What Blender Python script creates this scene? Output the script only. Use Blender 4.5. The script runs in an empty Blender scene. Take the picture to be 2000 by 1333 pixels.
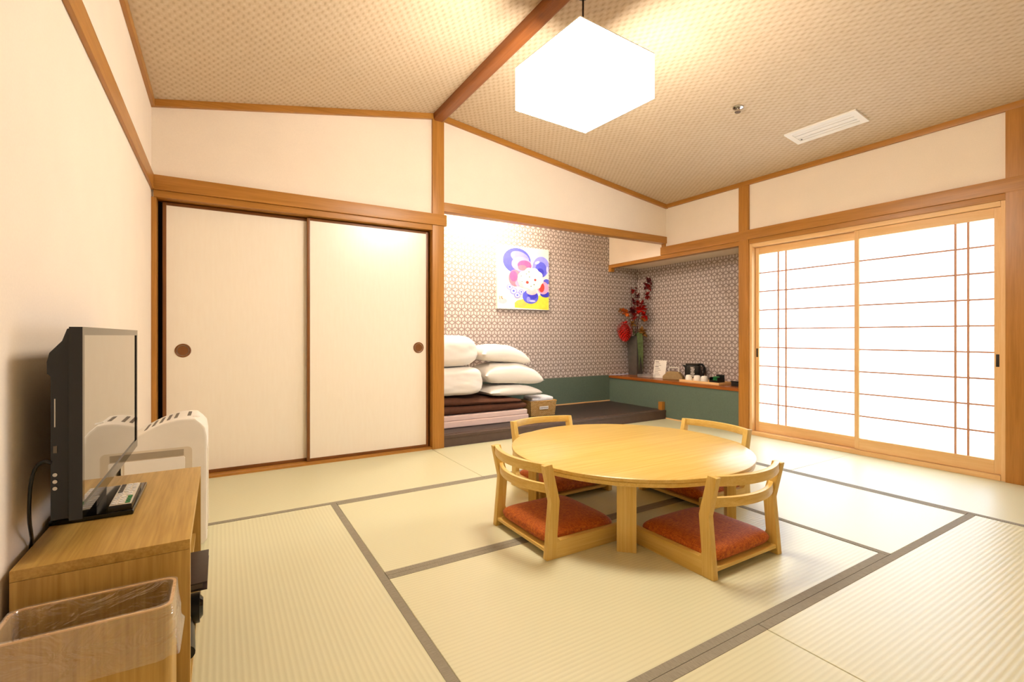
import bpy, bmesh, math, random
from mathutils import Vector, Matrix, noise
S = bpy.context.scene
C = S.collection
random.seed(7)
PI = math.pi

# ---------------------------------------------------------------- camera, world, light, exposure
cam = bpy.data.cameras.new('camera'); cam_o = bpy.data.objects.new('camera', cam); C.objects.link(cam_o)
cam.sensor_width = 36.0; cam.sensor_fit = 'HORIZONTAL'
cam.lens = 939.05 / 2000 * 36.0
cam.shift_y = (656.05 - 666.5) / 2000
cam.clip_start = 0.02
cam_o.location = (0, 0, 0.92)
cam_o.rotation_euler = (PI / 2, 0, -0.5454)
S.camera = cam_o
w = bpy.data.worlds.new('world'); S.world = w; w.use_nodes = True
w.node_tree.nodes['Background'].inputs[0].default_value = (0.85, 0.92, 1.0, 1)
w.node_tree.nodes['Background'].inputs[1].default_value = 1.0
S.view_settings.view_transform = 'Standard'; S.view_settings.look = 'None'
S.view_settings.gamma = 1.0; S.view_settings.use_curve_mapping = False
S.view_settings.exposure = 1.58
LAMP_E, PAPER_E, ALCOVE_E = 14.5, 1.6, 130.0

# ---------------------------------------------------------------- room measures (metres)
XL, XR = -0.362, 4.224          # left wall, right wall
YB, YA = 3.672, 4.58            # back wall, alcove back wall
XS = 4.72                       # wallpaper behind the shelf
YN = -1.1                       # wall behind the camera
RX, RZ, EZ = 1.52, 2.725, 2.365 # ridge and eaves of the ceiling
NB, NT, KB = 1.816, 1.906, 1.774 # nageshi rail bottom/top, kamoi bottom

# ---------------------------------------------------------------- materials
def lin(c):
    if isinstance(c, str):
        c = [int(c[i:i + 2], 16) / 255 for i in (0, 2, 4)]
    return tuple((v / 12.92 if v <= .04045 else ((v + .055) / 1.055) ** 2.4) for v in c) + (1,)
class NT_:
    def __init__(self, name):
        self.m = bpy.data.materials.new(name); self.m.use_nodes = True
        self.t = self.m.node_tree; self.b = self.t.nodes['Principled BSDF']
    def n(self, typ, **kw):
        o = self.t.nodes.new(typ)
        for k, v in kw.items():
            if isinstance(k, str) and hasattr(o, k): setattr(o, k, v)
        return o
    def l(self, a, b): self.t.links.new(a, b)
    def math(self, op, a, b=None, c=None):
        o = self.n('ShaderNodeMath', operation=op)
        for i, v in enumerate((a, b, c)):
            if v is None: continue
            if isinstance(v, (int, float)): o.inputs[i].default_value = v
            else: self.l(v, o.inputs[i])
        return o.outputs[0]
    def vmath(self, op, a, b=None, c=None):
        o = self.n('ShaderNodeVectorMath', operation=op)
        for i, v in enumerate((a, b, c)):
            if v is None: continue
            if isinstance(v, tuple): o.inputs[i].default_value = v
            else: self.l(v, o.inputs[i])
        return o.outputs['Value'] if op in ('DOT_PRODUCT', 'LENGTH') else o.outputs[0]
    def coord(self): return self.n('ShaderNodeTexCoord').outputs['Object']
    def mapping(self, scale, loc=(0, 0, 0), rot=(0, 0, 0)):
        o = self.n('ShaderNodeMapping'); o.inputs['Scale'].default_value = scale
        o.inputs['Location'].default_value = loc; o.inputs['Rotation'].default_value = rot
        self.l(self.coord(), o.inputs['Vector']); return o.outputs[0]
    def noise(self, vec, scale=1, detail=3, rough=.55, dist=0):
        o = self.n('ShaderNodeTexNoise'); self.l(vec, o.inputs['Vector'])
        o.inputs['Scale'].default_value = scale; o.inputs['Detail'].default_value = detail
        o.inputs['Roughness'].default_value = rough; o.inputs['Distortion'].default_value = dist
        return o.outputs['Fac']
    def ramp(self, fac, stops):
        o = self.n('ShaderNodeValToRGB'); self.l(fac, o.inputs[0])
        e = o.color_ramp.elements
        while len(e) < len(stops): e.new(.5)
        for q, (p, c) in zip(e, stops): q.position = p; q.color = c if len(c) == 4 else lin(c)
        return o.outputs[0]
    def mix(self, fac, a, b, blend='MIX'):
        o = self.n('ShaderNodeMix', data_type='RGBA', blend_type=blend)
        for i, v in ((0, fac), (6, a), (7, b)):
            if isinstance(v, (int, float)): o.inputs[i].default_value = v
            elif isinstance(v, tuple): o.inputs[i].default_value = v
            else: self.l(v, o.inputs[i])
        return o.outputs[2]
    def bump(self, h, strength=.2, dist=.002):
        o = self.n('ShaderNodeBump'); o.inputs['Strength'].default_value = strength
        o.inputs['Distance'].default_value = dist; self.l(h, o.inputs['Height'])
        self.l(o.outputs[0], self.b.inputs['Normal'])
    def set(self, col=None, rough=.5, spec=.5, metal=0, **kw):
        if col is not None:
            if isinstance(col, tuple): self.b.inputs['Base Color'].default_value = col
            else: self.l(col, self.b.inputs['Base Color'])
        self.b.inputs['Roughness'].default_value = rough
        self.b.inputs['Specular IOR Level'].default_value = spec
        self.b.inputs['Metallic'].default_value = metal
        for k, v in kw.items(): self.b.inputs[k.replace('_', ' ')].default_value = v
        return self.m
def plain(name, col, rough=.5, spec=.5, var=.06, scale=12, bump=.0, metal=0, **kw):
    t = NT_(name); c = lin(col)
    f = t.noise(t.coord(), scale, 3)
    d = tuple(max(0, v * (1 - var)) for v in c[:3]) + (1,); u = tuple(min(1, v * (1 + var)) for v in c[:3]) + (1,)
    col_ = t.ramp(f, [(.3, d), (.7, u)])
    if bump: t.bump(f, bump)
    return t.set(col_, rough, spec, metal, **kw)
def wood(name, light, dark, axis='z', rough=.42, spec=.4, freq=26, stretch=.05, fine=.35):
    t = NT_(name)
    s = [freq] * 3; s['xyz'.index(axis)] = freq * stretch
    v = t.mapping(tuple(s))
    f1 = t.noise(v, 1.0, 4, .6, .6)
    s2 = [q * 5 for q in s]; v2 = t.mapping(tuple(s2))
    f2 = t.noise(v2, 1.0, 2, .5)
    f = t.math('ADD', t.math('MULTIPLY', f1, 1 - fine), t.math('MULTIPLY', f2, fine))
    col = t.ramp(f, [(.3, dark), (.68, light)])
    t.bump(f, .06, .001)
    return t.set(col, rough, spec)
M = {}
for ax in 'xyz':
    M['post_' + ax] = wood('cedar_' + ax, 'b97f36', '99641f', ax, .38)
    M['pale_' + ax] = wood('pale_cypress_' + ax, 'ecc48c', 'dcab6c', ax, .45)
    M['muntin_' + ax] = wood('pinkish_lattice_' + ax, 'cf9d7c', 'b9835f', ax, .5)
    M['bamboo_' + ax] = wood('bamboo_ply_' + ax, 'e6c574', 'd0a443', ax, .32, .5, 60, .02, .4)
    M['stand_' + ax] = wood('ash_veneer_' + ax, 'cda65a', 'a27a34', ax, .4, .4, 30, .04, .45)
    M['brown_' + ax] = wood('brown_lacquer_' + ax, '8a5626', '6a3d17', ax, .35)
    M['shelf_' + ax] = wood('red_shelf_wood_' + ax, 'a85e22', '7d3d10', ax, .25)
    M['ridge_' + ax] = wood('ridge_wood_' + ax, '9a5c2c', '7d4419', ax, .4)
# plaster-like wallpaper of the walls
def wall_mat(name, col):
    t = NT_(name); f = t.noise(t.coord(), 160, 3, .6); g = t.noise(t.coord(), 5, 2)
    c = lin(col); d = tuple(v * .95 for v in c[:3]) + (1,)
    col_ = t.ramp(t.math('ADD', t.math('MULTIPLY', f, .6), t.math('MULTIPLY', g, .4)), [(.35, d), (.65, c)])
    t.bump(f, .12, .0015); return t.set(col_, .8, .2)
M['wall'] = wall_mat('cream_wall', 'efe0cc')
M['dark'] = plain('closet_shade', '2a1a10', .8, .1)  # near-black brown paints the shade seen in the gap beside the door
# fusuma paper
t = NT_('door_paper'); f = t.noise(t.mapping((60, 60, 8)), 1, 3)
t.bump(f, .03, .001); M['paper_door'] = t.set(t.ramp(f, [(.3, 'efe3cf'), (.7, 'f1e6d3')]), .30, .8)
# shoji paper, lit from behind by daylight
t = NT_('backlit_paper'); f = t.noise(t.coord(), 40, 4, .7)
c_ = t.ramp(f, [(.3, (.58, .76, 1, 1)), (.7, (.64, .80, 1, 1))])
t.l(c_, t.b.inputs['Emission Color']); t.b.inputs['Emission Strength'].default_value = PAPER_E
M['shoji_paper'] = t.set(lin('f4f4f4'), .9, .1)
# wallpaper: tumbling block pattern
def block_paper(name, plane):
    t = NT_(name); sx = t.n('ShaderNodeSeparateXYZ'); t.l(t.coord(), sx.inputs[0])
    cx = t.n('ShaderNodeCombineXYZ')
    t.l(t.math('DIVIDE', sx.outputs['X' if plane == 'xz' else 'Y'], .072), cx.inputs[0])
    t.l(t.math('DIVIDE', sx.outputs['Z'], .0795), cx.inputs[1])
    p = cx.outputs[0]
    r3 = math.sqrt(3)
    def cell(off):
        q = t.vmath('ADD', p, off)
        o = t.n('ShaderNodeVectorMath', operation='WRAP'); t.l(q, o.inputs[0])
        o.inputs[1].default_value = (.5, r3 / 2, 1); o.inputs[2].default_value = (-.5, -r3 / 2, -1)
        return o.outputs[0]
    a = cell((0, 0, 0)); b = cell((.5, r3 / 2, 0))
    sel = t.math('LESS_THAN', t.vmath('LENGTH', a), t.vmath('LENGTH', b))
    mx = t.n('ShaderNodeMix', data_type='VECTOR'); t.l(sel, mx.inputs[0]); t.l(b, mx.inputs[4]); t.l(a, mx.inputs[5])
    q = mx.outputs[1]
    def ab(n): return t.math('ABSOLUTE', t.vmath('DOT_PRODUCT', q, n))
    hx = t.math('MAXIMUM', ab((1, 0, 0)), t.math('MAXIMUM', ab((.5, r3 / 2, 0)), ab((.5, -r3 / 2, 0))))
    dist = t.math('SUBTRACT', .5, hx)
    for s in ((0, -1), (r3 / 2, .5), (-r3 / 2, .5)):
        al = t.vmath('DOT_PRODUCT', q, (s[0], s[1], 0))
        ac = t.math('ABSOLUTE', t.vmath('DOT_PRODUCT', q, (-s[1], s[0], 0)))
        neg = t.math('MULTIPLY', t.math('LESS_THAN', al, 0), 1.0)
        dist = t.math('MINIMUM', dist, t.math('ADD', ac, neg))
    col = t.ramp(t.math('MULTIPLY', dist, 5), [(.0, '85756d'), (.22, '93847d'), (.5, 'c6b9b2'), (1, 'cfc4bd')])
    t.bump(t.noise(t.coord(), 300, 2), .05, .001)
    return t.set(col, .55, .3)
M['block_xz'] = block_paper('block_wallpaper_back', 'xz')
M['block_yz'] = block_paper('block_wallpaper_side', 'yz')
M['green'] = plain('green_dado', '5c6b5d', .6, .3, .05, 60)
# tatami (long axis of the mat is local x)
t = NT_('tatami_weave'); sx = t.n('ShaderNodeSeparateXYZ'); t.l(t.coord(), sx.inputs[0])
st = t.math('SINE', t.math('MULTIPLY', sx.outputs['Y'], 2 * PI / .0165))
st01 = t.math('MULTIPLY_ADD', st, .5, .5)
fi = t.noise(t.mapping((30, 700, 30)), 1, 2); bl = t.noise(t.coord(), 3.0, 2)
col = t.mix(t.math('MULTIPLY', t.math('POWER', st01, 2.0), .5), lin('dad3ac'), lin('c8bf96'))
col = t.mix(t.math('MULTIPLY', fi, .25), col, lin('c6c39d'))
col = t.mix(t.math('MULTIPLY', bl, .35), col, lin('cbcaa9'))
t.bump(t.math('ADD', st01, t.math('MULTIPLY', fi, .3)), .25, .0012)
M['tatami'] = t.set(col, .38, .6)
t = NT_('tatami_border'); sx = t.n('ShaderNodeSeparateXYZ'); t.l(t.coord(), sx.inputs[0])
f = t.noise(t.mapping((400, 40, 40)), 1, 2)
M['heri'] = t.set(t.ramp(f, [(.3, '857c6a'), (.7, '9b927e')]), .75, .2)
t = NT_('black_tatami'); f = t.noise(t.mapping((20, 500, 20)), 1, 2)
M['black_mat'] = t.set(t.ramp(f, [(.3, '2e2522'), (.7, '3a302c')]), .42, .4)
M['platform'] = plain('dark_platform', '574439', .45, .4, .1, 20)
# ceiling weave
t = NT_('woven_ceiling'); sx = t.n('ShaderNodeSeparateXYZ'); t.l(t.coord(), sx.inputs[0])
X_, Y_ = sx.outputs['X'], sx.outputs['Y']
br = t.n('ShaderNodeTexBrick'); t.l(t.mapping((1, 1, 1), rot=(0, 0, PI / 2)), br.inputs['Vector'])
br.offset = .5; br.squash = 1
br.inputs['Scale'].default_value = 1; br.inputs['Brick Width'].default_value = .066; br.inputs['Row Height'].default_value = .021
br.inputs['Mortar Size'].default_value = .0035; br.inputs['Mortar Smooth'].default_value = 1.0
br.inputs['Color1'].default_value = (1, 1, 1, 1); br.inputs['Color2'].default_value = (.8, .8, .8, 1); br.inputs['Mortar'].default_value = (0, 0, 0, 1)
row = t.math('FLOOR', t.math('DIVIDE', X_, .021))
ph = t.math('ADD', t.math('DIVIDE', Y_, .066), t.math('MULTIPLY', row, .5))
ds = t.math('MULTIPLY_ADD', t.math('COSINE', t.math('MULTIPLY', ph, 2 * PI)), .5, .5)
dx = t.math('MULTIPLY_ADD', t.math('COSINE', t.math('MULTIPLY', X_, 2 * PI / .021)), .5, .5)
big = t.noise(t.mapping((9, 9, 9)), 1, 3)
k = t.math('ADD', t.math('MULTIPLY', t.math('MULTIPLY', ds, t.math('SUBTRACT', 1, dx)), .42), t.math('MULTIPLY', dx, .14))
k = t.math('ADD', k, t.math('MULTIPLY', t.noise(t.coord(), 45, 3, .7), .5))
k = t.math('ADD', k, t.math('MULTIPLY', big, .15))
col = t.ramp(k, [(.2, 'd5c4aa'), (.55, 'c7b092'), (.95, 'a38b6c')])
t.bump(t.math('MULTIPLY', k, -1), .35, .004)
M['ceiling'] = t.set(col, .75, .2)
# cushion
t = NT_('orange_cushion'); f = t.noise(t.mapping((420, 60, 60)), 1, 3); g = t.noise(t.mapping((50, 420, 60)), 1, 3)
k = t.math('MULTIPLY', t.math('ADD', f, g), .5)
t.bump(k, .5, .002)
M['cushion'] = t.set(t.ramp(k, [(.32, '7c3002'), (.5, 'b45506'), (.7, 'd67c1c')]), .7, .3, Sheen_Weight=.08)
M['white_cloth'] = plain('white_cotton', 'f1e9df', .85, .2, .02, 8, .0, Sheen_Weight=.1)
M['pink_cloth'] = plain('pale_pink_cotton', 'e6cabf', .85, .2, .03, 14)
M['brown_cloth'] = plain('brown_cotton', '5b3827', .8, .2, .1, 24, .15)
M['towel'] = plain('bluish_white_towel', 'e8e8ee', .9, .1, .05, 60, .2)
M['black_plastic'] = plain('black_plastic', '0b0908', .32, .5, .1)
M['gloss_black'] = plain('gloss_black', '070605', .08, .5, .05)
t = NT_('dark_screen'); M['screen'] = t.set(t.ramp(t.noise(t.coord(), 2), [(.3, '090807'), (.7, '0b0a09')]), .03, 1.0, Coat_Weight=1.0, Coat_IOR=2.2, Coat_Roughness=.02)
M['white_plastic'] = plain('white_plastic', 'efe8dc', .38, .4, .02)
M['cream_plastic'] = plain('cream_panel', 'dccfb9', .45, .4, .02)
M['grey_slot'] = plain('grey_slot', '6d6459', .6, .3)
M['recess_shade'] = plain('beige_recess_shade', 'a89b86', .6, .3)  # darker beige paints the shading of the purifier's grip hollow
M['ceramic'] = plain('white_ceramic', 'f3ece2', .2, .5, .02)
M['vase'] = plain('grey_stoneware', '4f4a44', .5, .4, .15, 14, .1)
M['card'] = plain('white_card', 'efe9e0', .7, .2, .02)
M['ink'] = plain('grey_ink', '6f665e', .7, .2)
M['leather'] = plain('brown_leather', '33221c', .4, .4, .15, 60, .1)
M['steel'] = plain('chrome', 'b9b4ac', .18, .5, .05, metal=1.0)
M['red_leaf'] = plain('red_leaf', '8e1510', .5, .4, .3, 30)
M['dark_red'] = plain('dark_red_leaf', '5e0d12', .5, .4, .3, 30)
M['orange_petal'] = plain('orange_petal', 'c8621c', .5, .4, .25, 30)
M['scarlet'] = plain('scarlet_petal', 'c01508', .4, .4, .3, 60)
M['green_leaf'] = plain('green_leaf', '55643a', .5, .4, .3, 30)
M['tan_petal'] = plain('tan_bloom', '96692c', .6, .3, .3, 60)
M['twig'] = plain('twig_bark', '4b2418', .7, .2, .2, 40)
M['tan_cloth'] = plain('tan_cloth', 'a58a60', .8, .2, .1, 40)
M['tea_green'] = plain('green_wrapper', '2c7f45', .4, .4, .25, 60)
M['clear'] = NT_('clear_acrylic').set(lin('ffffff'), .08, .5, Transmission_Weight=.9, IOR=1.3)
t = NT_('thin_plastic_film')
tr = t.n('ShaderNodeBsdfTransparent'); tr.inputs[0].default_value = (.98, .98, .95, 1)
gl = t.n('ShaderNodeBsdfGlossy'); gl.inputs['Roughness'].default_value = .18; gl.inputs[0].default_value = (1, 1, 1, 1)
df = t.n('ShaderNodeBsdfDiffuse'); df.inputs[0].default_value = (.9, .85, .8, 1)
m1 = t.n('ShaderNodeMixShader'); t.l(gl.outputs[0], m1.inputs[1]); t.l(df.outputs[0], m1.inputs[2]); m1.inputs[0].default_value = .25
lw = t.n('ShaderNodeLayerWeight'); lw.inputs[0].default_value = .35
bp = t.n('ShaderNodeBump'); bp.inputs['Strength'].default_value = .9; bp.inputs['Distance'].default_value = .012
t.l(t.noise(t.mapping((14, 14, 30)), 1, 3, .6, 1.2), bp.inputs['Height']); t.l(bp.outputs[0], gl.inputs['Normal']); t.l(bp.outputs[0], lw.inputs['Normal'])
ff = t.math('MULTIPLY_ADD', lw.outputs['Facing'], .48, .13)
m2 = t.n('ShaderNodeMixShader'); t.l(ff, m2.inputs[0]); t.l(tr.outputs[0], m2.inputs[1]); t.l(m1.outputs[0], m2.inputs[2])
t.l(m2.outputs[0], t.t.nodes['Material Output'].inputs[0]); M['film'] = t.m
def emit(name, col, e):
    t = NT_(name); t.b.inputs['Emission Color'].default_value = col; t.b.inputs['Emission Strength'].default_value = e
    return t.set(lin('f8f0e4'), .6, .2)
M['shade'] = emit('lit_lamp_shade', (1.0, .92, .82, 1), LAMP_E)
M['tube'] = emit('lit_tube', (1.0, .90, .76, 1), ALCOVE_E)
def wicker(name):
    t = NT_(name); br = t.n('ShaderNodeTexBrick'); sx = t.n('ShaderNodeSeparateXYZ'); t.l(t.coord(), sx.inputs[0])
    cx = t.n('ShaderNodeCombineXYZ'); t.l(t.math('ADD', sx.outputs[0], sx.outputs[1]), cx.inputs[0]); t.l(sx.outputs[2], cx.inputs[1])
    t.l(cx.outputs[0], br.inputs['Vector']); br.inputs['Scale'].default_value = 1
    br.inputs['Brick Width'].default_value = .022; br.inputs['Row Height'].default_value = .009; br.inputs['Mortar Size'].default_value = .0016
    br.inputs['Mortar Smooth'].default_value = .6
    br.inputs['Color1'].default_value = lin('d8b070'); br.inputs['Color2'].default_value = lin('c09350'); br.inputs['Mortar'].default_value = lin('8a6332')
    t.bump(t.math('MULTIPLY', br.outputs['Fac'], -1), .6, .002)
    return t.set(br.outputs['Color'], .6, .3)
M['wicker'] = wicker('wicker')

# ---------------------------------------------------------------- mesh helpers
def bm_box(lo, hi, bm=None, mat=None):
    bm = bm or bmesh.new()
    c = [(a + b) / 2 for a, b in zip(lo, hi)]; s = [b - a for a, b in zip(lo, hi)]
    m = Matrix.Translation(c) @ (mat or Matrix()) @ Matrix.Diagonal(s + [1])
    bmesh.ops.create_cube(bm, size=1, matrix=m); return bm
def bm_prism(pts, axis, a, b, bm=None):
    """polygon pts (two coordinates) extruded along axis from a to b"""
    bm = bm or bmesh.new()
    def P(p, h):
        return {'x': (h, p[0], p[1]), 'y': (p[0], h, p[1]), 'z': (p[0], p[1], h)}[axis]
    v0 = [bm.verts.new(P(p, a)) for p in pts]; v1 = [bm.verts.new(P(p, b)) for p in pts]
    bm.faces.new(v0); bm.faces.new(v1[::-1])
    n = len(pts)
    for i in range(n): bm.faces.new((v0[i], v1[i], v1[(i + 1) % n], v0[(i + 1) % n]))
    bmesh.ops.recalc_face_normals(bm, faces=bm.faces); return bm
def bm_lathe(prof, n=32, bm=None, ctr=(0, 0, 0), sx=1, sy=1):
    bm = bm or bmesh.new(); rings = []
    for r, z in prof:
        if r < 1e-6: rings.append([bm.verts.new((ctr[0], ctr[1], ctr[2] + z))])
        else: rings.append([bm.verts.new((ctr[0] + sx * r * math.cos(2 * PI * i / n), ctr[1] + sy * r * math.sin(2 * PI * i / n), ctr[2] + z)) for i in range(n)])
    for A, B in zip(rings, rings[1:]):
        for i in range(n):
            a, b = A[i % len(A)], A[(i + 1) % len(A)]; c, d = B[(i + 1) % len(B)], B[i % len(B)]
            vs = []
            for q in (a, b, c, d):
                if q not in vs: vs.append(q)
            if len(vs) > 2: bm.faces.new(vs)
    bmesh.ops.recalc_face_normals(bm, faces=bm.faces); return bm
def bm_tube(pts, r, n=8, bm=None, r1=None):
    bm = bm or bmesh.new(); pts = [Vector(p) for p in pts]; rings = []
    up = Vector((.31, .17, .93)).normalized()
    for i, p in enumerate(pts):
        d = (pts[min(i + 1, len(pts) - 1)] - pts[max(i - 1, 0)]).normalized()
        a = d.cross(up)
        if a.length < .05: a = d.cross(Vector((1, 0, 0)))
        a.normalize(); b = d.cross(a)
        rr = r if r1 is None else r + (r1 - r) * i / (len(pts) - 1)
        rings.append([bm.verts.new(p + rr * (math.cos(2 * PI * k / n) * a + math.sin(2 * PI * k / n) * b)) for k in range(n)])
    for A, B in zip(rings, rings[1:]):
        for k in range(n): bm.faces.new((A[k], A[(k + 1) % n], B[(k + 1) % n], B[k]))
    bm.faces.new(rings[0]); bm.faces.new(rings[-1][::-1])
    bmesh.ops.recalc_face_normals(bm, faces=bm.faces); return bm
def bm_sweep(path, hw, z0, z1, bm=None):
    """rectangular bar along a plan path [(x,y)], half width hw, between z0 and z1"""
    bm = bm or bmesh.new(); rings = []
    pts = [Vector((p[0], p[1], 0)) for p in path]
    for i, p in enumerate(pts):
        d = (pts[min(i + 1, len(pts) - 1)] - pts[max(i - 1, 0)]).normalized(); nrm = Vector((-d.y, d.x, 0))
        rings.append([bm.verts.new((q.x, q.y, z)) for q, z in ((p + nrm * hw, z0), (p - nrm * hw, z0), (p - nrm * hw, z1), (p + nrm * hw, z1))])
    for A, B in zip(rings, rings[1:]):
        for k in range(4): bm.faces.new((A[k], A[(k + 1) % 4], B[(k + 1) % 4], B[k]))
    bm.faces.new(rings[0]); bm.faces.new(rings[-1][::-1])
    bmesh.ops.recalc_face_normals(bm, faces=bm.faces); return bm
def rrect(x0, x1, y0, y1, r, n=5):
    out = []
    for cx, cy, a in ((x1 - r, y1 - r, 0), (x0 + r, y1 - r, PI / 2), (x0 + r, y0 + r, PI), (x1 - r, y0 + r, 1.5 * PI)):
        out += [(cx + r * math.cos(a + PI / 2 * i / n), cy + r * math.sin(a + PI / 2 * i / n)) for i in range(n + 1)]
    return out
def obj(name, bm, mat, parent=None, loc=None, rot=None, bevel=0, seg=2, smooth=None):
    if bevel:
        es = [e for e in bm.edges if len(e.link_faces) == 2 and e.calc_face_angle(0) > .5]
        bmesh.ops.bevel(bm, geom=es, offset=bevel, segments=seg, affect='EDGES', profile=.7, clamp_overlap=True)
    me = bpy.data.meshes.new(name); bm.to_mesh(me); bm.free()
    for m in (mat if isinstance(mat, (list, tuple)) else [mat]): me.materials.append(M[m])
    if bevel or smooth:
        me.polygons.foreach_set('use_smooth', [True] * len(me.polygons))
        me.set_sharp_from_angle(angle=math.radians(60 if smooth == 'all' else 40))
    o = bpy.data.objects.new(name, me); C.objects.link(o)
    if parent: o.parent = parent
    if loc: o.location = loc
    if rot: o.rotation_euler = rot
    return o
def tag(o, label, cat, group=None, kind=None):
    o['label'] = label; o['category'] = cat
    if group: o['group'] = group
    if kind: o['kind'] = kind
    return o
def thing(name, label, cat, loc=(0, 0, 0), rz=0, group=None):
    o = bpy.data.objects.new(name, None); C.objects.link(o); o.empty_display_size = .05
    o.location = loc; o.rotation_euler = (0, 0, rz); return tag(o, label, cat, group)
def struct(name, bm, mat, label, cat, parent=None, **kw):
    o = obj(name, bm, mat, parent, **kw)
    if parent is None: tag(o, label, cat, kind='structure')
    return o
def box(lo, hi): return bm_box(lo, hi)
def merge(*bms):
    a = bms[0]
    for b in bms[1:]:
        me = bpy.data.meshes.new('tmp'); b.to_mesh(me); a.from_mesh(me); bpy.data.meshes.remove(me); b.free()
    return a

# ================================================================ SETTING
def ceil_z(x): return RZ - (RZ - EZ) * ((RX - x) / (RX - XL) if x < RX else (x - RX) / (XR - RX))
# floor with tatami mats
floor = struct('floor', box((XL - .1, YN - .1, -.12), (XS, YA + .1, -.045)), 'platform', 'tatami mat floor of the room', 'floor')
U = .92
LX = [-.376, .544, 1.464, 2.384, 3.304, 4.224]
LY = [-.018, .902, 1.822, 2.752, 3.672]
def mat(x0, x1, y0, y1, borders):
    """borders: subset of two long-edge signs (+1 left of the long axis, -1 right)"""
    lx, ly = x1 - x0, y1 - y0
    along_x = lx > ly
    L, Wd = (lx, ly) if along_x else (ly, lx)
    g = .0012
    o = obj('tatami_mat', box((-L / 2 + g, -Wd / 2 + g, -.045), (L / 2 - g, Wd / 2 - g, 0)), 'tatami', floor,
            ((x0 + x1) / 2, (y0 + y1) / 2, 0), (0, 0, 0 if along_x else PI / 2), bevel=.002, seg=1)
    for s in borders:
        a, b = sorted((s * (Wd / 2 - g + .0004), s * (Wd / 2 - .031)))
        obj('border', box((-L / 2 + g, a, -.02), (L / 2 - g, b, .0012)), 'heri', o)
xl = XL
mat(xl, LX[2], LY[3], LY[4], (-1,))
mat(LX[2], LX[4], LY[3], LY[4], (-1,))
mat(LX[4], LX[5], LY[2], LY[4], (1,))
mat(LX[4], LX[5], LY[0], LY[2], (1,))
mat(xl, LX[1], LY[1], LY[3], (-1,))
mat(LX[1], LX[3], LY[2], LY[3], (1, -1))
mat(LX[1], LX[3], LY[1], LY[2], (1, -1))
mat(LX[3], LX[4], LY[1], LY[3], (1, -1))
mat(xl, LX[2], LY[0], LY[1], (1,))
mat(LX[2], LX[4], LY[0], LY[1], (1,))
mat(xl, LX[2], YN, LY[0], ())
mat(LX[2], LX[5], YN, LY[0], ())

# walls
struct('wall_left', box((XL - .08, YN - .1, -.045), (XL, YB + 1.0, 2.8)), 'wall', 'cream wall behind the television', 'wall')
wb = [(XL, KB), (1.566, KB), (1.566, 1.945), (XR, 1.945), (XR, EZ + .02), (RX, RZ + .02), (XL, EZ + .02)]
struct('wall_back', bm_prism(wb, 'y', YB, YB + .06), 'wall', 'cream gable wall above the sliding doors and alcove', 'wall')
struct('wall_near', box((XL - .1, YN - .08, -.045), (XR + .1, YN, 2.8)), 'wall', 'plain cream wall opposite the sliding doors', 'wall')
wr = box((XR, YN - .1, NB - .02), (XR + .06, YA, EZ + .02))
bm_box((XR, YN - .1, -.045), (XR + .06, .885, NB), wr)
struct('wall_right', wr, 'wall', 'cream wall over the paper window and shelf', 'wall')
# ceiling: two slopes
def slope(xa, za, xb, zb):
    return bm_prism([(xa, za), (xb, zb), (xb, zb + .05), (xa, za + .05)], 'y', YN - .1, YB + .06)
cl = slope(XL - .05, ceil_z(XL) - .01, RX, RZ); slope_b = slope(RX, RZ, XR + .05, ceil_z(XR) - .006)
struct('ceiling', merge(cl, slope_b), 'ceiling', 'gabled ceiling covered in woven tan paper', 'ceiling')
# alcove shell
struct('wall_alcove', box((1.48, YA, .42), (XS + .06, YA + .06, 2.45)), 'block_xz', 'grey block-patterned wallpaper at the back of the alcove', 'wall')
struct('wall_alcove_dado', box((1.48, YA - .004, .0), (XR, YA + .05, .42)), 'green', 'dark green band below the alcove wallpaper', 'wall')
struct('trim_1', box((1.48, YA - .012, .095), (XR, YA - .004, .107)), 'pale_x', 'thin pale strip where the green band meets the platform', 'trim')
struct('wall_alcove_left', box((1.48, YB + .06, -.045), (1.50, YA, 2.45)), 'wall', 'cream side wall of the alcove', 'wall')
struct('ceiling_alcove', box((1.48, YB + .06, 2.38), (XS + .06, YA + .06, 2.44)), 'wall', 'flat ceiling of the alcove', 'ceiling')
struct('wall_shelf', box((XS, 2.70, .40), (XS + .06, YA, NB + .04)), 'block_yz', 'grey block-patterned wallpaper behind the shelf', 'wall')
struct('wall_shelf_side', box((XR + .06, 2.70, -.045), (XS, 2.74, NB + .04)), 'wall', 'side wall of the shelf niche', 'wall')
struct('ceiling_shelf', box((XR + .06, 2.74, NB - .02), (XS, YA, NB + .04)), 'wall', 'underside over the shelf niche', 'ceiling')
struct('wall_shelf_front', box((XR, 2.77, -.045), (XR + .03, YA - .004, .392)), 'green', 'dark green panel under the shelf', 'wall')
struct('trim_2', box((XR - .006, 2.786, .0), (XR, YB - .0, .012)), 'pale_y', 'thin pale strip under the green shelf panel', 'trim')
struct('trim_3', box((XR - .012, 2.76, .388), (XS, YA - .002, .42)), 'shelf_y', 'red-brown wooden shelf board in the niche', 'shelf', bevel=.004)
# closet behind the sliding doors
cb = box((XL, YB + .15, -.045), (1.48, YB + .17, KB + .2)); 
struct('wall_closet', cb, 'dark', 'closet back behind the sliding doors, coloured dark as shade', 'wall')
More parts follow.
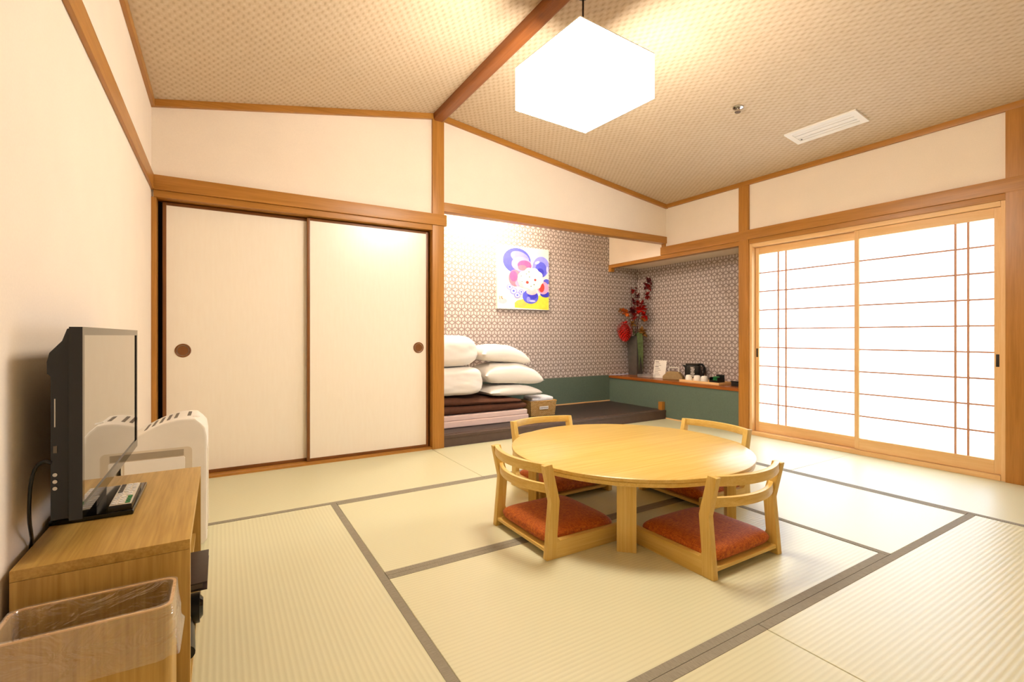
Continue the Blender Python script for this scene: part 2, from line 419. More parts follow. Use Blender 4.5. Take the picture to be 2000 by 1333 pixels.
# posts and rails
n_t = [3]
def trim(lo, hi, m, label, bevel=.003, **kw):
    n_t[0] += 1
    return struct('trim_%d' % n_t[0], box(lo, hi), m, label, 'trim', bevel=bevel, **kw)
trim((1.466, YB - .022, 0), (1.566, YB + .12, RZ - .02), 'post_z', 'tall cedar post between sliding doors and alcove')
trim((XL, YB - .034, NB), (1.585, YB, NT), 'post_x', 'cedar rail above the white sliding doors')
trim((XL + .012, YB - .018, KB), (1.466, YB + .12, NB), 'post_x', 'cedar door track under the rail over the sliding doors')
trim((1.566, YB - .016, 1.94), (XR, YB + .07, 2.013), 'post_x', 'cedar lintel over the alcove opening')
trim((XL, YB - .01, 0), (XL + .025, YB + .12, KB), 'post_z', 'slim cedar jamb in the corner beside the sliding door')
trim((XL, YB - .012, -.02), (1.466, YB + .12, .014), 'post_x', 'cedar sill under the sliding doors')
trim((XL, YN, NB), (XL + .016, YB - .034, NT), 'post_y', 'cedar rail along the wall above the television')
trim((XR - .022, YN, NB), (XR + .005, YB + .06, NT), 'post_y', 'cedar rail above the paper window')
trim((XR - .012, .86, KB), (XR + .07, YA - .002, NB), 'post_y', 'cedar track below the rail, running on into the alcove')
trim((XR - .02, 2.685, 0), (XR + .06, 2.785, ceil_z(XR)), 'post_z', 'cedar post between shelf niche and paper window')
trim((XR - .02, .80, 0), (XR + .06, .972, ceil_z(XR)), 'post_z', 'cedar post at the paper window end away from the shelf')
trim((XR - .014, YB - .002, NT), (XR + .05, YB + .05, 1.945), 'post_z', 'short cedar block under the lintel at the alcove corner', bevel=.001)
trim((XR - .014, YA - .05, 1.728), (XR + .04, YA - .002, KB), 'post_z', 'small cedar bracket under the track in the alcove corner', bevel=.002)
trim((XR - .05, YB + .012, .095), (XR - .002, YB + .065, .185), 'post_z', 'cedar stub post at the platform end', bevel=.003)
# eave trims following the ceiling
def gable_trim(xa, xb, label):
    n_t[0] += 1
    za, zb = ceil_z(xa), ceil_z(xb)
    return struct('trim_%d' % n_t[0], bm_prism([(xa, za), (xb, zb), (xb, zb - .042), (xa, za - .042)], 'y', YB - .03, YB), 'post_x', label, 'trim', bevel=.002)
gable_trim(XL, 1.47, 'sloping cedar cornice above the sliding doors')
gable_trim(1.562, XR, 'sloping cedar cornice above the alcove')
trim((XL, YN, EZ - .042), (XL + .02, YB - .03, EZ + .005), 'post_y', 'cedar cornice above the television wall')
trim((XR - .022, YN, EZ - .038), (XR, YB - .03, EZ + .004), 'post_y', 'cedar cornice above the paper window')
struct('trim_ridge', bm_prism([(RX - .05, RZ + .01), (RX + .05, RZ + .01), (RX + .042, RZ - .062), (RX - .042, RZ - .062)], 'y', YN, YB - .0), 'ridge_y', 'dark brown ridge beam along the ceiling peak', 'beam', bevel=.02, seg=3)

# sliding doors
def fusuma(name, x0, x1, y, pull_x, label):
    d = bpy.data.objects.new(name, None); C.objects.link(d); d.location = (x0, y, .014)
    tag(d, label, 'door', kind='structure')
    W_, H_ = x1 - x0, KB - .014 - .006
    obj('paper_panel', box((.012, .003, .012), (W_ - .012, .02, H_ - .012)), 'paper_door', d)
    for a, b in ((0, .02), (W_ - .02, W_)): obj('stile', box((a, 0, 0), (b, .024, H_)), 'brown_z', d, bevel=.003)
    for a, b in ((0, .022), (H_ - .02, H_)): obj('rail', box((.02, 0, a), (W_ - .02, .024, b)), 'brown_x', d, bevel=.003)
    p = obj('pull', bm_lathe([(.042, 0), (.044, .004), (.040, .007), (.034, .004), (.031, .004), (.0, .002)], 32), 'brown_x', d, (pull_x - x0, .004, .81), (PI / 2, 0, 0), smooth=True)
    obj('pull_ring', bm_lathe([(.034, .004), (.0335, .006), (.031, .006), (.030, .003)], 32), 'steel', p, smooth=True)
fusuma('door_1', -.312, .562, YB + .070, -.205, 'white sliding door beside the television wall, set behind its neighbour')
fusuma('door_2', .532, 1.452, YB + .036, 1.368, 'white sliding door beside the tall cedar post')

# shoji window: casing and two sliding panels
wy0, wy1 = .972, 2.685
cz = [(wy0, wy0 + .024, 0, KB), (wy1 - .026, wy1, 0, KB)]
n_t[0] += 1
case = bpy.data.objects.new('window_3', None); C.objects.link(case); tag(case, 'pale cypress casing around the paper window panels', 'window frame', kind='structure')
for a, b, z0, z1 in cz: obj('jamb', box((XR - .006, a, z0), (XR + .09, b, z1)), 'pale_z', case, bevel=.003)
obj('head', box((XR - .006, wy0 + .024, KB - .034), (XR + .09, wy1 - .026, KB)), 'pale_y', case, bevel=.003)
obj('sill', box((XR - .012, wy0 + .024, 0), (XR + .09, wy1 - .026, .034)), 'pale_y', case, bevel=.003)
def shoji(name, y0, y1, x, pair, pull_y, label):
    d = bpy.data.objects.new(name, None); C.objects.link(d); d.location = (x, y0, .036)
    tag(d, label, 'window', kind='structure')
    W_, H_ = y1 - y0, KB - .034 - .036 - .002
    for a, b in ((0, .032), (W_ - .032, W_)): obj('stile', box((0, a, 0), (.03, b, H_)), 'pale_z', d, bevel=.002)
    obj('bottom_rail', box((0, .032, 0), (.03, W_ - .032, .088)), 'pale_y', d, bevel=.002)
    obj('top_rail', box((0, .032, H_ - .066), (.03, W_ - .032, H_)), 'pale_y', d, bevel=.002)
    obj('paper', box((.020, .03, .08), (.022, W_ - .03, H_ - .06)), 'shoji_paper', d)
    z0, z1 = .088, H_ - .066
    for i in range(1, 9):
        z = z0 + (z1 - z0) * i / 9
        obj('muntin', box((.010, .032, z - .0055), (.020, W_ - .032, z + .0055)), 'muntin_y', d)
    for yy in pair: obj('muntin', box((.008, yy - y0 - .006, z0), (.020, yy - y0 + .006, z1)), 'muntin_z', d)
    p = obj('pull', box((-.001, pull_y - y0 - .008, .685), (.006, pull_y - y0 + .008, .765)), 'black_plastic', d, bevel=.001)
shoji('window_1', 1.79, 2.655, XR + .045, (2.449, 2.38), 2.64, 'backlit paper window panel next to the shelf niche')
shoji('window_2', .998, 1.823, XR + .008, (1.222, 1.157), 1.013, 'backlit paper window panel farther from the shelf niche')

# alcove platform
pf = bpy.data.objects.new('floor_alcove', None); C.objects.link(pf); tag(pf, 'low dark platform filling the alcove', 'platform', kind='structure')
obj('riser', box((1.566, YB, -.045), (XR - .002, YB + .03, .070)), 'platform', pf)
obj('nosing', box((1.566, YB - .006, .070), (XR - .002, YB + .05, .095)), 'platform', pf, bevel=.004)
obj('black_mat', box((1.50, YB + .05, .0), (XR - .002, YA - .012, .095)), 'black_mat', pf)
for a, b in ((YB + .05, YB + .08), (YA - .045, YA - .014)): obj('mat_border', box((1.50, a, .094), (XR - .004, b, .0965)), 'platform', pf)

# ================================================================ LAMPS
lz, lh, ls = 2.113, .229, .50
lamp = thing('pendant_lamp', 'glowing white box-shaped pendant lamp over the round table', 'lamp', (1.60, 1.93, lz), .057)
h = ls / 2
obj('bottom_panel', box((-h, -h, 0), (h, h, .006)), 'shade', lamp)
obj('top_panel', box((-h, -h, lh - .006), (h, h, lh)), 'white_plastic', lamp)
for s in (-1, 1):
    a, b = sorted((s * h, s * (h - .005)))
    obj('side_panel', box((a, -h, .006), (b, h, lh - .006)), 'shade', lamp)
    obj('side_panel', box((-h + .005, a, .006), (h - .005, b, lh - .006)), 'shade', lamp)
cz_ = ceil_z(1.60) - lz
obj('cord', bm_tube([(0, 0, lh), (0, 0, cz_ - .03)], .005, 8), 'black_plastic', lamp)
obj('canopy', bm_lathe([(.0, cz_ - .052), (.025, cz_ - .05), (.042, cz_ - .035), (.048, cz_ - .015), (.048, cz_ + .004), (0, cz_ + .004)], 24), 'black_plastic', lamp, smooth=True)
obj('lamp_cap', bm_lathe([(.03, lh), (.03, lh + .015), (.0, lh + .02)], 16), 'black_plastic', lamp)
al = thing('alcove_lamp', 'tube lamp on the alcove ceiling behind the lintel', 'lamp', (2.35, YB + .36, 2.38))
obj('housing', box((-.34, -.04, -.03), (.34, .04, 0)), 'white_plastic', al, bevel=.006)
obj('tube', bm_tube([(-.3, 0, -.05), (.3, 0, -.05)], .016, 12), 'tube', al, smooth=True)
for s in (-1, 1): obj('tube_socket', box((s * .315 - .012, -.02, -.07), (s * .315 + .012, .02, -.03)), 'white_plastic', al)

# ceiling vent and sprinkler
sl = math.atan((RZ - EZ) / (XR - RX))
def on_ceiling(name, label, cat, x, y):
    o = thing(name, label, cat, (x, y, ceil_z(x))); o.rotation_euler = (0, sl, 0); return o
v = on_ceiling('ceiling_vent', 'long white slotted air vent on the ceiling slope', 'vent', 3.74, 1.80)
vf = bmesh.new()
for lo, hi in (((-.10, -.24, -.012), (-.062, .24, 0)), ((.062, -.24, -.012), (.10, .24, 0)), ((-.062, -.24, -.012), (.062, -.20, 0)), ((-.062, .20, -.012), (.062, .24, 0)), ((-.02, -.20, -.010), (.02, .20, 0))): bm_box(lo, hi, vf)
obj('frame', vf, 'white_plastic', v)
for s in (-1, 1):
    obj('slot', box((s * .041 - .021, -.20, -.003), (s * .041 + .021, .20, -.001)), 'grey_slot', v)
    obj('louvre', box((s * .041 - .012, -.20, -.008), (s * .041 + .016, .20, -.005)), 'white_plastic', v)
k_ = obj('screw', bm_lathe([(.006, 0), (.006, -.003), (0, -.003)], 10), 'grey_slot', v, (.045, .185, -.009))
sp = on_ceiling('sprinkler_head', 'small chrome sprinkler head on the ceiling', 'sprinkler', 3.09, 2.05)
obj('escutcheon', bm_lathe([(.0, 0), (.036, 0), (.034, -.008), (.022, -.014), (0, -.014)], 24), 'steel', sp, smooth=True)
obj('nozzle', bm_lathe([(.012, -.014), (.012, -.03), (.02, -.034), (.02, -.037), (0, -.037)], 16), 'steel', sp, smooth=True)

# ================================================================ TABLE AND FLOOR CHAIRS
TX, TY = 1.844, 1.862
tb = thing('round_table', 'low round bamboo table in the middle of the room', 'table', (TX, TY, 0))
obj('tabletop', bm_lathe([(0, .302), (.600, .302), (.607, .305), (.608, .3205), (.605, .322), (.605, .3235), (.611, .325), (.611, .337), (.606, .3405), (0, .3405)], 96), 'bamboo_x', tb, smooth=True)
for sx in (-1, 1):
    for sy in (-1, 1):
        obj('leg', box((-.022, -.041, 0), (.022, .041, .303)), 'bamboo_z', tb, (.357 * sx, .357 * sy, 0), (0, 0, math.atan2(sy, sx)), bevel=.004)

def soft_box(sx, sy, z0, z1, nx=18, ny=18, e=5.0, belly=.0, wr=.0, seed=0):
    """cushion: rounded slab with softened rim"""
    bm = bmesh.new(); top, bot = {}, {}
    for i in range(nx + 1):
        for j in range(ny + 1):
            u, v_ = -1 + 2 * i / nx, -1 + 2 * j / ny
            u2 = math.copysign(1 - (1 - abs(u)) ** 1.5, u); v2 = math.copysign(1 - (1 - abs(v_)) ** 1.5, v_)
            f = max(0, (1 - abs(u2) ** e)) ** .45 * max(0, (1 - abs(v2) ** e)) ** .45
            r = 1 - .06 * (abs(u2) ** 6) * (abs(v2) ** 6)
            x, y = u2 * sx / 2 * r, v2 * sy / 2 * r
            n_ = wr * noise.noise(Vector((x * 7 + seed, y * 7, seed))) if wr else 0
            zm = (z0 + z1) / 2
            top[i, j] = bm.verts.new((x, y, zm + (z1 - zm) * f * (1 + belly * (1 - u2 * u2) * (1 - v2 * v2)) + n_ * f))
            bot[i, j] = top[i, j] if i in (0, nx) or j in (0, ny) else bm.verts.new((x, y, zm - (zm - z0) * f))
    for i in range(nx):
        for j in range(ny):
            bm.faces.new((top[i, j], top[i + 1, j], top[i + 1, j + 1], top[i, j + 1]))
            q = [bot[i, j], bot[i, j + 1], bot[i + 1, j + 1], bot[i + 1, j]]
            bm.faces.new(q)
    bmesh.ops.recalc_face_normals(bm, faces=bm.faces); return bm
def make_chair(label):
    c = thing('floor_chair', label, 'chair', group='floor chairs around the round table')
    prof = [(-.214, 0), (-.160, 0), (-.160, .085), (-.147, .235), (-.186, .392), (-.226, .388), (-.192, .235)]
    for s in (-1, 1):
        a, b = sorted((s * .226, s * .198))
        obj('back_post', bm_prism(prof, 'y', a, b), 'bamboo_z', c, bevel=.004)
        obj('side_rail', bm_prism([(-.162, 0), (.20, 0), (.20, .070), (-.146, .072), (-.157, .082), (-.162, .1)], 'y', a, b), 'bamboo_x', c, bevel=.004)
    def arc(x_end, bow, n=14): return [(x_end - bow * (1 - (q / .203) ** 2), q) for q in [-.203 + .406 * i / n for i in range(n + 1)]]
    obj('top_rail', bm_sweep(arc(-.204, .052), .011, .352, .391), 'bamboo_y', c, bevel=.004)
    obj('lower_rail', bm_sweep(arc(-.180, .058), .009, .266, .303), 'bamboo_y', c, bevel=.003)
    obj('seat_panel', box((-.205, -.198, .026), (.19, .198, .040)), 'bamboo_y', c, bevel=.002)
    obj('cushion', soft_box(.384, .396, .032, .106, 20, 20, 6, .08), 'cushion', c, (-.002, 0, 0), smooth='all')
    return c
def copy_tree(o, parent=None):
    n = o.copy(); C.objects.link(n); n.parent = parent
    for ch in list(o.children): copy_tree(ch, n)
    return n
ch = make_chair('low legless bamboo chair, orange seat, on the table side facing away from the television')
spots = [(1.350, 1.825, 0, 'legless bamboo chair with orange seat at the table side towards the television'),
         (1.800, 1.357, PI / 2, 'legless bamboo chair with orange seat at the table side opposite the bedding'),
         (1.765, 2.335, -PI / 2, 'legless bamboo chair with orange seat between the table and the bedding'),
         (2.345, 1.845, PI, 'legless bamboo chair with orange seat between the table and the paper window')]
for i, (x, y, a, lb) in enumerate(spots):
    o = ch if i == 0 else copy_tree(ch)
    o.location = (x, y, 0); o.rotation_euler = (0, 0, a); o['label'] = lb

# ================================================================ TV CORNER
SX0, SX1, SY0, SY1, SH = XL + .012, -.058, 1.302, 2.006, .462
st_ = thing('tv_stand', 'open-fronted wooden television stand against the wall', 'stand', ((SX0 + SX1) / 2, (SY0 + SY1) / 2, 0))
hx, hy = (SX1 - SX0) / 2, (SY1 - SY0) / 2
obj('top_board', box((-hx, -hy, SH - .022), (hx, hy, SH)), 'stand_y', st_, bevel=.0015)
for s in (-1, 1):
    a, b = sorted((s * hy, s * (hy - .02)))
    obj('side_board', box((-hx, a, 0), (hx, b, SH - .0225)), 'stand_z', st_, bevel=.0015)
obj('middle_shelf', box((-hx + .01, -hy + .02, .222), (hx - .015, hy - .02, .238)), 'stand_y', st_)
obj('bottom_board', box((-hx, -hy + .02, .072), (hx - .002, hy - .02, .092)), 'stand_y', st_)
obj('plinth', box((hx - .05, -hy + .02, 0), (hx - .03, hy - .02, .072)), 'stand_y', st_)
obj('back_board', box((-hx, -hy + .02, .092), (-hx + .008, hy - .02, SH - .022)), 'stand_y', st_)
# television
TVX, TY0, TY1, TZ0, TZ1 = -.253, 1.362, 2.164, .526, .939
tv = thing('television', 'black flat-screen television on the wooden stand', 'television', (TVX, (TY0 + TY1) / 2, SH))
tw = (TY1 - TY0) / 2; z0, z1 = TZ0 - SH, TZ1 - SH
fr = bmesh.new()
for lo, hi in (((-.022, -tw, z0), (0, tw, z0 + .026)), ((-.022, -tw, z1 - .018), (0, tw, z1)), ((-.022, -tw, z0 + .026), (0, -tw + .018, z1 - .018)), ((-.022, tw - .018, z0 + .026), (0, tw, z1 - .018))): bm_box(lo, hi, fr)
obj('bezel', fr, 'gloss_black', tv)
obj('screen', box((-.02, -tw + .017, z0 + .025), (-.003, tw - .017, z1 - .017)), 'screen', tv)
bk = bm_prism([(-.022, z0 + .002), (-.022, z1 - .002), (-.028, z1 - .004), (-.036, z1 - .03), (-.056, z1 - .055), (-.060, z1 - .075), (-.060, z1 - .10), (-.054, z1 - .105), (-.054, z0 + .002)], 'y', -tw + .012, tw - .012)
obj('back_shell', bk, 'black_plastic', tv, bevel=.003)
for k in range(3): obj('av_socket', bm_lathe([(.004, 0), (.004, .004), (0, .004)], 10), 'steel', tv, (-.046, -tw + .0125, z0 + .07 + .0145 * k), (PI / 2, 0, 0))
obj('side_slot', box((-.0475, -tw + .010, z0 + .20), (-.0455, -tw + .013, z0 + .26)), 'steel', tv)
obj('side_port', box((-.049, -tw + .010, z0 + .145), (-.043, -tw + .013, z0 + .160)), 'grey_slot', tv)
obj('neck', box((-.050, -.13, .008), (-.022, .0, z0 + .03)), 'black_plastic', tv, bevel=.004)
obj('base_plate', box((-.099, -.205, 0), (.063, .065, .013)), 'gloss_black', tv, bevel=.005, seg=3)
# power cord
cp = [(-.305, 1.374, .650), (-.316, 1.376, .655), (-.329, 1.374, .645), (-.337, 1.376, .615), (-.340, 1.378, .575), (-.341, 1.382, .535), (-.344, 1.405, .500), (-.351, 1.438, .474), (-.3562, 1.452, .445), (-.3562, 1.458, .36)]
def smooth_path(p, k=5):
    p = [Vector(q) for q in p]; o = []
    for i in range(len(p) - 1):
        a, b, c, d = p[max(i - 1, 0)], p[i], p[i + 1], p[min(i + 2, len(p) - 1)]
        for j in range(k):
            t_ = j / k; o.append(.5 * ((2 * b) + (c - a) * t_ + (2 * a - 5 * b + 4 * c - d) * t_ ** 2 + (3 * b - a - 3 * c + d) * t_ ** 3))
    return o + [p[-1]]
tag(obj('power_cord', bm_tube(smooth_path(cp), .0034, 8), 'black_plastic', smooth=True), 'black cable hanging from the back of the television', 'cable')
# remote control
rm = thing('remote_control', 'silver remote control with many buttons on the television base', 'remote', (-.2195, 1.665, SH + .0132), .02)
obj('shell', box((-.024, -.105, 0), (.024, .105, .014)), 'black_plastic', rm, bevel=.004)
fp = obj('face_plate', box((-.022, -.102, .014), (.022, .102, .0152)), 'cream_plastic', rm)
bc = ['card', 'grey_slot', 'scarlet', 'card', 'ink', 'card', 'tea_green', 'card', 'orange_petal', 'ink']
q = 0
for r_ in range(11):
    for k in range(3 if r_ not in (4, 5) else 2):
        n_ = 3 if r_ not in (4, 5) else 2
        x_ = (k - (n_ - 1) / 2) * (.0135 if n_ == 3 else .019)
        y_ = -.09 + r_ * .018
        obj('button', box((x_ - .0048, y_ - .005, .0152), (x_ + .0048, y_ + .005, .0172)), bc[(q * 3 + r_) % 10], rm); q += 1
# binder on the middle shelf, hair dryer on the bottom board
bd = thing('leather_binder', 'dark brown leather binder jutting from the stand shelf', 'binder', (-.145, 1.643, .2382))
obj('cover', box((-.115, -.113, 0), (.115, .113, .003)), 'leather', bd)
obj('cover', box((-.115, -.113, .018), (.115, .113, .022)), 'leather', bd, bevel=.001)
obj('pages', box((-.10, -.106, .003), (.105, .106, .018)), 'ink', bd)
obj('spine', box((-.119, -.113, 0), (-.115, .113, .022)), 'leather', bd)
hd = thing('hair_dryer', 'black hair dryer on the bottom board of the stand', 'hair dryer', (-.108, 1.66, .0925))
obj('barrel', bm_tube([(-.09, 0, .042), (-.04, 0, .042), (.02, 0, .042), (.045, 0, .042), (.058, 0, .042)], .041, 20), 'black_plastic', hd, smooth=True)
obj('handle', bm_tube([(.01, .0, .036), (.03, -.08, .026), (.035, -.19, .02)], .019, 14), 'black_plastic', hd, smooth=True)
obj('nozzle', bm_tube([(-.09, 0, .042), (-.13, 0, .042)], .03, 16, r1=.022), 'black_plastic', hd, smooth=True)
obj('grille', bm_tube([(.058, 0, .042), (.066, 0, .042)], .034, 20, r1=.024), 'gloss_black', hd)

# air purifier
ap = thing('air_purifier', 'white air purifier with curved top behind the television stand', 'air purifier', (-.195, 2.62, 0))
prof = [(-.150, .03), (-.150, .470)]
for i in range(13):
    u = i / 12; x = -.150 + .275 * u
    prof.append((x, .470 + .095 * math.sin(min(1, u * 1.05) * PI * .60) ** 1.0 / math.sin(PI * .5) - (.02 if u > .98 else 0)))
prof += [(.140, .520), (.146, .48), (.146, .03), (.13, .012), (-.14, .012)]
obj('body', bm_prism(prof, 'y', -.135, .135), 'white_plastic', ap, bevel=.016, seg=4)
obj('foot', box((-.13, -.11, 0), (.12, .11, .014)), 'grey_slot', ap)
obj('side_frame', bm_prism(rrect(-.150 + .008, .092, .06, .445, .018), 'y', -.1375, -.133), 'cream_plastic', ap)
obj('side_panel', bm_prism(rrect(-.150 + .012, .066, .07, .405, .006), 'y', -.141, -.136), 'white_plastic', ap, bevel=.002)
obj('grip_recess_shade', box((-.135, -.1385, .409), (.062, -.136, .436)), 'recess_shade', ap)
def ap_top(x):
    u = (x + .150) / .275; return .470 + .095 * math.sin(min(1, u * 1.05) * PI * .60)
for k in range(5):
    x = -.075 + k * .026
    z = ap_top(x); sl_ = math.atan((ap_top(x + .01) - ap_top(x - .01)) / .02)
    obj('vent_slit', bm_box((-.006, -.07, -.003), (.006, .08, .0012)), 'grey_slot', ap, (x, 0, z), (0, -sl_, 0))
obj('control_panel', bm_box((-.005, -.05, -.002), (.008, .08, .0014)), 'grey_slot', ap, (.075, 0, ap_top(.075)), (0, .05, 0))
obj('power_button', bm_lathe([(.014, -.002), (.014, .002), (.012, .003), (0, .003)], 20), 'white_plastic', ap, (.105, -.07, ap_top(.105)), (0, .12, 0), smooth=True)
obj('front_grille', box((.1455, -.09, .06), (.148, .09, .42)), 'cream_plastic', ap)

# waste bin with plastic liner
bn = thing('waste_bin', 'slim wooden waste bin lined with clear plastic before the stand', 'bin', (-.207, 1.190, 0))
bx, by, bh = .128, .066, .402
bb = bmesh.new()
out = rrect(-bx, bx, -by, by, .022, 6); inn = rrect(-bx + .005, bx - .005, -by + .005, by - .005, .018, 6)
lay = [(out, 0), (out, bh), (inn, bh), (inn, .012)]
vs = [[bb.verts.new((x, y, z)) for x, y in ring] for ring, z in lay]
n_ = len(out)
for A, B in zip(vs, vs[1:]):
    for i in range(n_): bb.faces.new((A[i], A[(i + 1) % n_], B[(i + 1) % n_], B[i]))
bb.faces.new(vs[0][::-1]); bb.faces.new(vs[-1])
bmesh.ops.recalc_face_normals(bb, faces=bb.faces)
obj('body', bb, 'stand_z', bn, smooth=True)
lip = bmesh.new()
lv = [[lip.verts.new((x, y, z)) for x, y in ring] for ring, z in ((out, bh), (out, bh + .0025), (inn, bh + .0025), (inn, bh))]
for A, B in zip(lv, lv[1:]):
    for i in range(n_): lip.faces.new((A[i], A[(i + 1) % n_], B[(i + 1) % n_], B[i]))
obj('rim', lip, 'pale_x', bn)
ln = bmesh.new()
ring0 = rrect(-1, 1, -1, 1, .25, 16); N = len(ring0)
def lring(grow, z, amp, k):
    r_ = []
    for i, (u, v_) in enumerate(ring0):
        nn = noise.noise(Vector((u * 5 + k * .7, v_ * 5, z * 30)))
        r_.append(ln.verts.new((u * (bx + grow + amp * abs(nn)) if grow > 0 else u * (bx + grow - amp * abs(nn)), v_ * (by + grow + amp * abs(nn)) if grow > 0 else v_ * (by + grow - amp * abs(nn)), z + amp * .6 * nn)))
    return r_
rings = [lring(.009, bh - .090, .011, 0), lring(.006, bh - .075, .009, 1), lring(.005, bh - .055, .007, 2), lring(.003, bh - .025, .003, 3), lring(.0015, bh + .004, .0, 4), lring(-.006, bh + .004, .0, 5),
         lring(-.009, bh - .02, .006, 6), lring(-.011, bh - .05, .010, 7), lring(-.014, bh - .09, .014, 8), lring(-.018, bh - .15, .014, 9), lring(-.02, bh - .24, .01, 10), lring(-.02, .03, .004, 11)]
for A, B in zip(rings, rings[1:]):
    for i in range(N): ln.faces.new((A[i], A[(i + 1) % N], B[(i + 1) % N], B[i]))
obj('liner', ln, 'film', bn, smooth='all')

# ================================================================ ALCOVE CONTENTS
PZ = .0965
def duvet(sx, sy, sz, seed, e=.42, ey=.42):
    bm = bmesh.new(); bmesh.ops.create_cube(bm, size=2)
    bmesh.ops.subdivide_edges(bm, edges=bm.edges[:], cuts=22, use_grid_fill=True)
    for v_ in bm.verts:
        d = v_.co.normalized()
        p = 2 / e
        r = (abs(d.x) ** p + abs(d.y) ** p + abs(d.z) ** p) ** (-1 / p)
        c = d * r
        n_ = noise.fractal(Vector((c.x * 1.6 + seed, c.y * 1.6, c.z * 1.6)), 1, 2, 3) * .035
        fold = .02 * math.sin(c.z * 3 + seed) 
        v_.co = Vector((c.x * (1 + n_ + fold) * sx / 2, c.y * (1 + n_) * sy / 2, (c.z * (1 + n_ * (1 if c.z > 0 else .2)) + 1) * sz / 2))
    m_ = min(v_.co.z for v_ in bm.verts)
    for v_ in bm.verts: v_.co.z -= m_
    return bm
def pillow(sx, sy, sz, seed, droop=0):
    bm = bmesh.new(); n = 26; T, B = {}, {}
    for i in range(n + 1):
        for j in range(n + 1):
            u, v_ = -1 + 2 * i / n, -1 + 2 * j / n
            f = (max(0, 1 - abs(u) ** 3.2)) ** .46 * (max(0, 1 - abs(v_) ** 3.2)) ** .46
            pin = 1 - .10 * (1 - abs(u) ** 2) * abs(v_) ** 4
            px = 1 - .06 * (1 - v_ * v_) * abs(u) ** 4
            nn = noise.fractal(Vector((u * 2.2 + seed, v_ * 2.2, seed)), 1, 2, 3) * .10
            x, y = u * sx / 2 * px, v_ * sy / 2 * pin
            dz = droop * (max(0, u) ** 2)
            T[i, j] = bm.verts.new((x, y, sz * .42 + sz * .58 * f * (1 + nn) - dz))
            B[i, j] = T[i, j] if i in (0, n) or j in (0, n) else bm.verts.new((x, y, sz * .42 - sz * .42 * f * (1 + nn * .4) - dz))
    for i in range(n):
        for j in range(n):
            bm.faces.new((T[i, j], T[i + 1, j], T[i + 1, j + 1], T[i, j + 1])); bm.faces.new((B[i, j], B[i, j + 1], B[i + 1, j + 1], B[i + 1, j]))
    m_ = min(v_.co.z for v_ in bm.verts)
    for v_ in bm.verts: v_.co.z -= m_
    bmesh.ops.recalc_face_normals(bm, faces=bm.faces); return bm
mx0, mx1, my0, my1 = 1.515, 2.575, 3.925, 4.54
mcx, mcy = (mx0 + mx1) / 2, (my0 + my1) / 2
tag(obj('mattress', bm_box((-(mx1 - mx0) / 2, -(my1 - my0) / 2, 0), ((mx1 - mx0) / 2, (my1 - my0) / 2, .060)), 'pink_cloth', None, (mcx, mcy, PZ), bevel=.016, seg=3), 'pale pink folded mattress lying directly on the dark platform', 'mattress', 'folded mattresses')
tag(obj('mattress', bm_box((-(mx1 - mx0) / 2 + .01, -(my1 - my0) / 2 + .004, 0), ((mx1 - mx0) / 2 - .01, (my1 - my0) / 2, .048)), 'pink_cloth', None, (mcx - .004, mcy, PZ + .060), bevel=.014, seg=3), 'pale pink folded mattress just under the brown futon', 'mattress', 'folded mattresses')
ft = thing('futon', 'dark brown futon folded in two on the pink mattresses', 'futon', (mcx, mcy, PZ + .108))
def taper(bm, k, z0):
    xs = [v_.co.x for v_ in bm.verts]; a, b = min(xs), max(xs)
    for v_ in bm.verts: v_.co.z = z0(v_.co.x) + v_.co.z * (1 - k * (v_.co.x - a) / (b - a))
    return bm
obj('lower_fold', taper(soft_box(1.085, .60, 0, .088, 24, 20, 9, .05, .012, 3), .22, lambda x: 0), 'brown_cloth', ft, (.012, 0, 0), smooth='all')
obj('upper_fold', taper(soft_box(1.03, .59, 0, .082, 24, 20, 9, .08, .014, 8), .55, lambda x: .082 - .018 * (x + .5)), 'brown_cloth', ft, (-.02, 0, 0), smooth='all')
fz = PZ + .108 + .166
tag(obj('duvet', duvet(.605, .60, .262, 2), 'white_cloth', None, (1.815, 4.235, fz - .004), smooth='all'), 'folded white duvet resting on the brown futon', 'duvet', 'folded white duvets')
tag(obj('duvet', duvet(.575, .58, .300, 9, .62, .6), 'white_cloth', None, (1.800, 4.235, fz + .256), smooth='all'), 'folded white duvet on top of the other duvet', 'duvet', 'folded white duvets')
tag(obj('pillow', pillow(.63, .47, .110, 4, .02), 'white_cloth', None, (2.470, 4.205, fz - .050), (0, .02, .05), smooth='all'), 'flat white pillow at the bottom of the pillow pile', 'pillow', 'white pillows beside the duvets')
tag(obj('pillow', pillow(.66, .48, .208, 11, .05), 'white_cloth', None, (2.470, 4.215, fz + .062), (0, .03, -.03), smooth='all'), 'plump white pillow in the middle of the pillow pile', 'pillow', 'white pillows beside the duvets')
tag(obj('pillow', pillow(.57, .44, .170, 17, .06), 'white_cloth', None, (2.385, 4.235, fz + .268), (0, .05, .04), smooth='all'), 'white pillow on top of the pillow pile', 'pillow', 'white pillows beside the duvets')
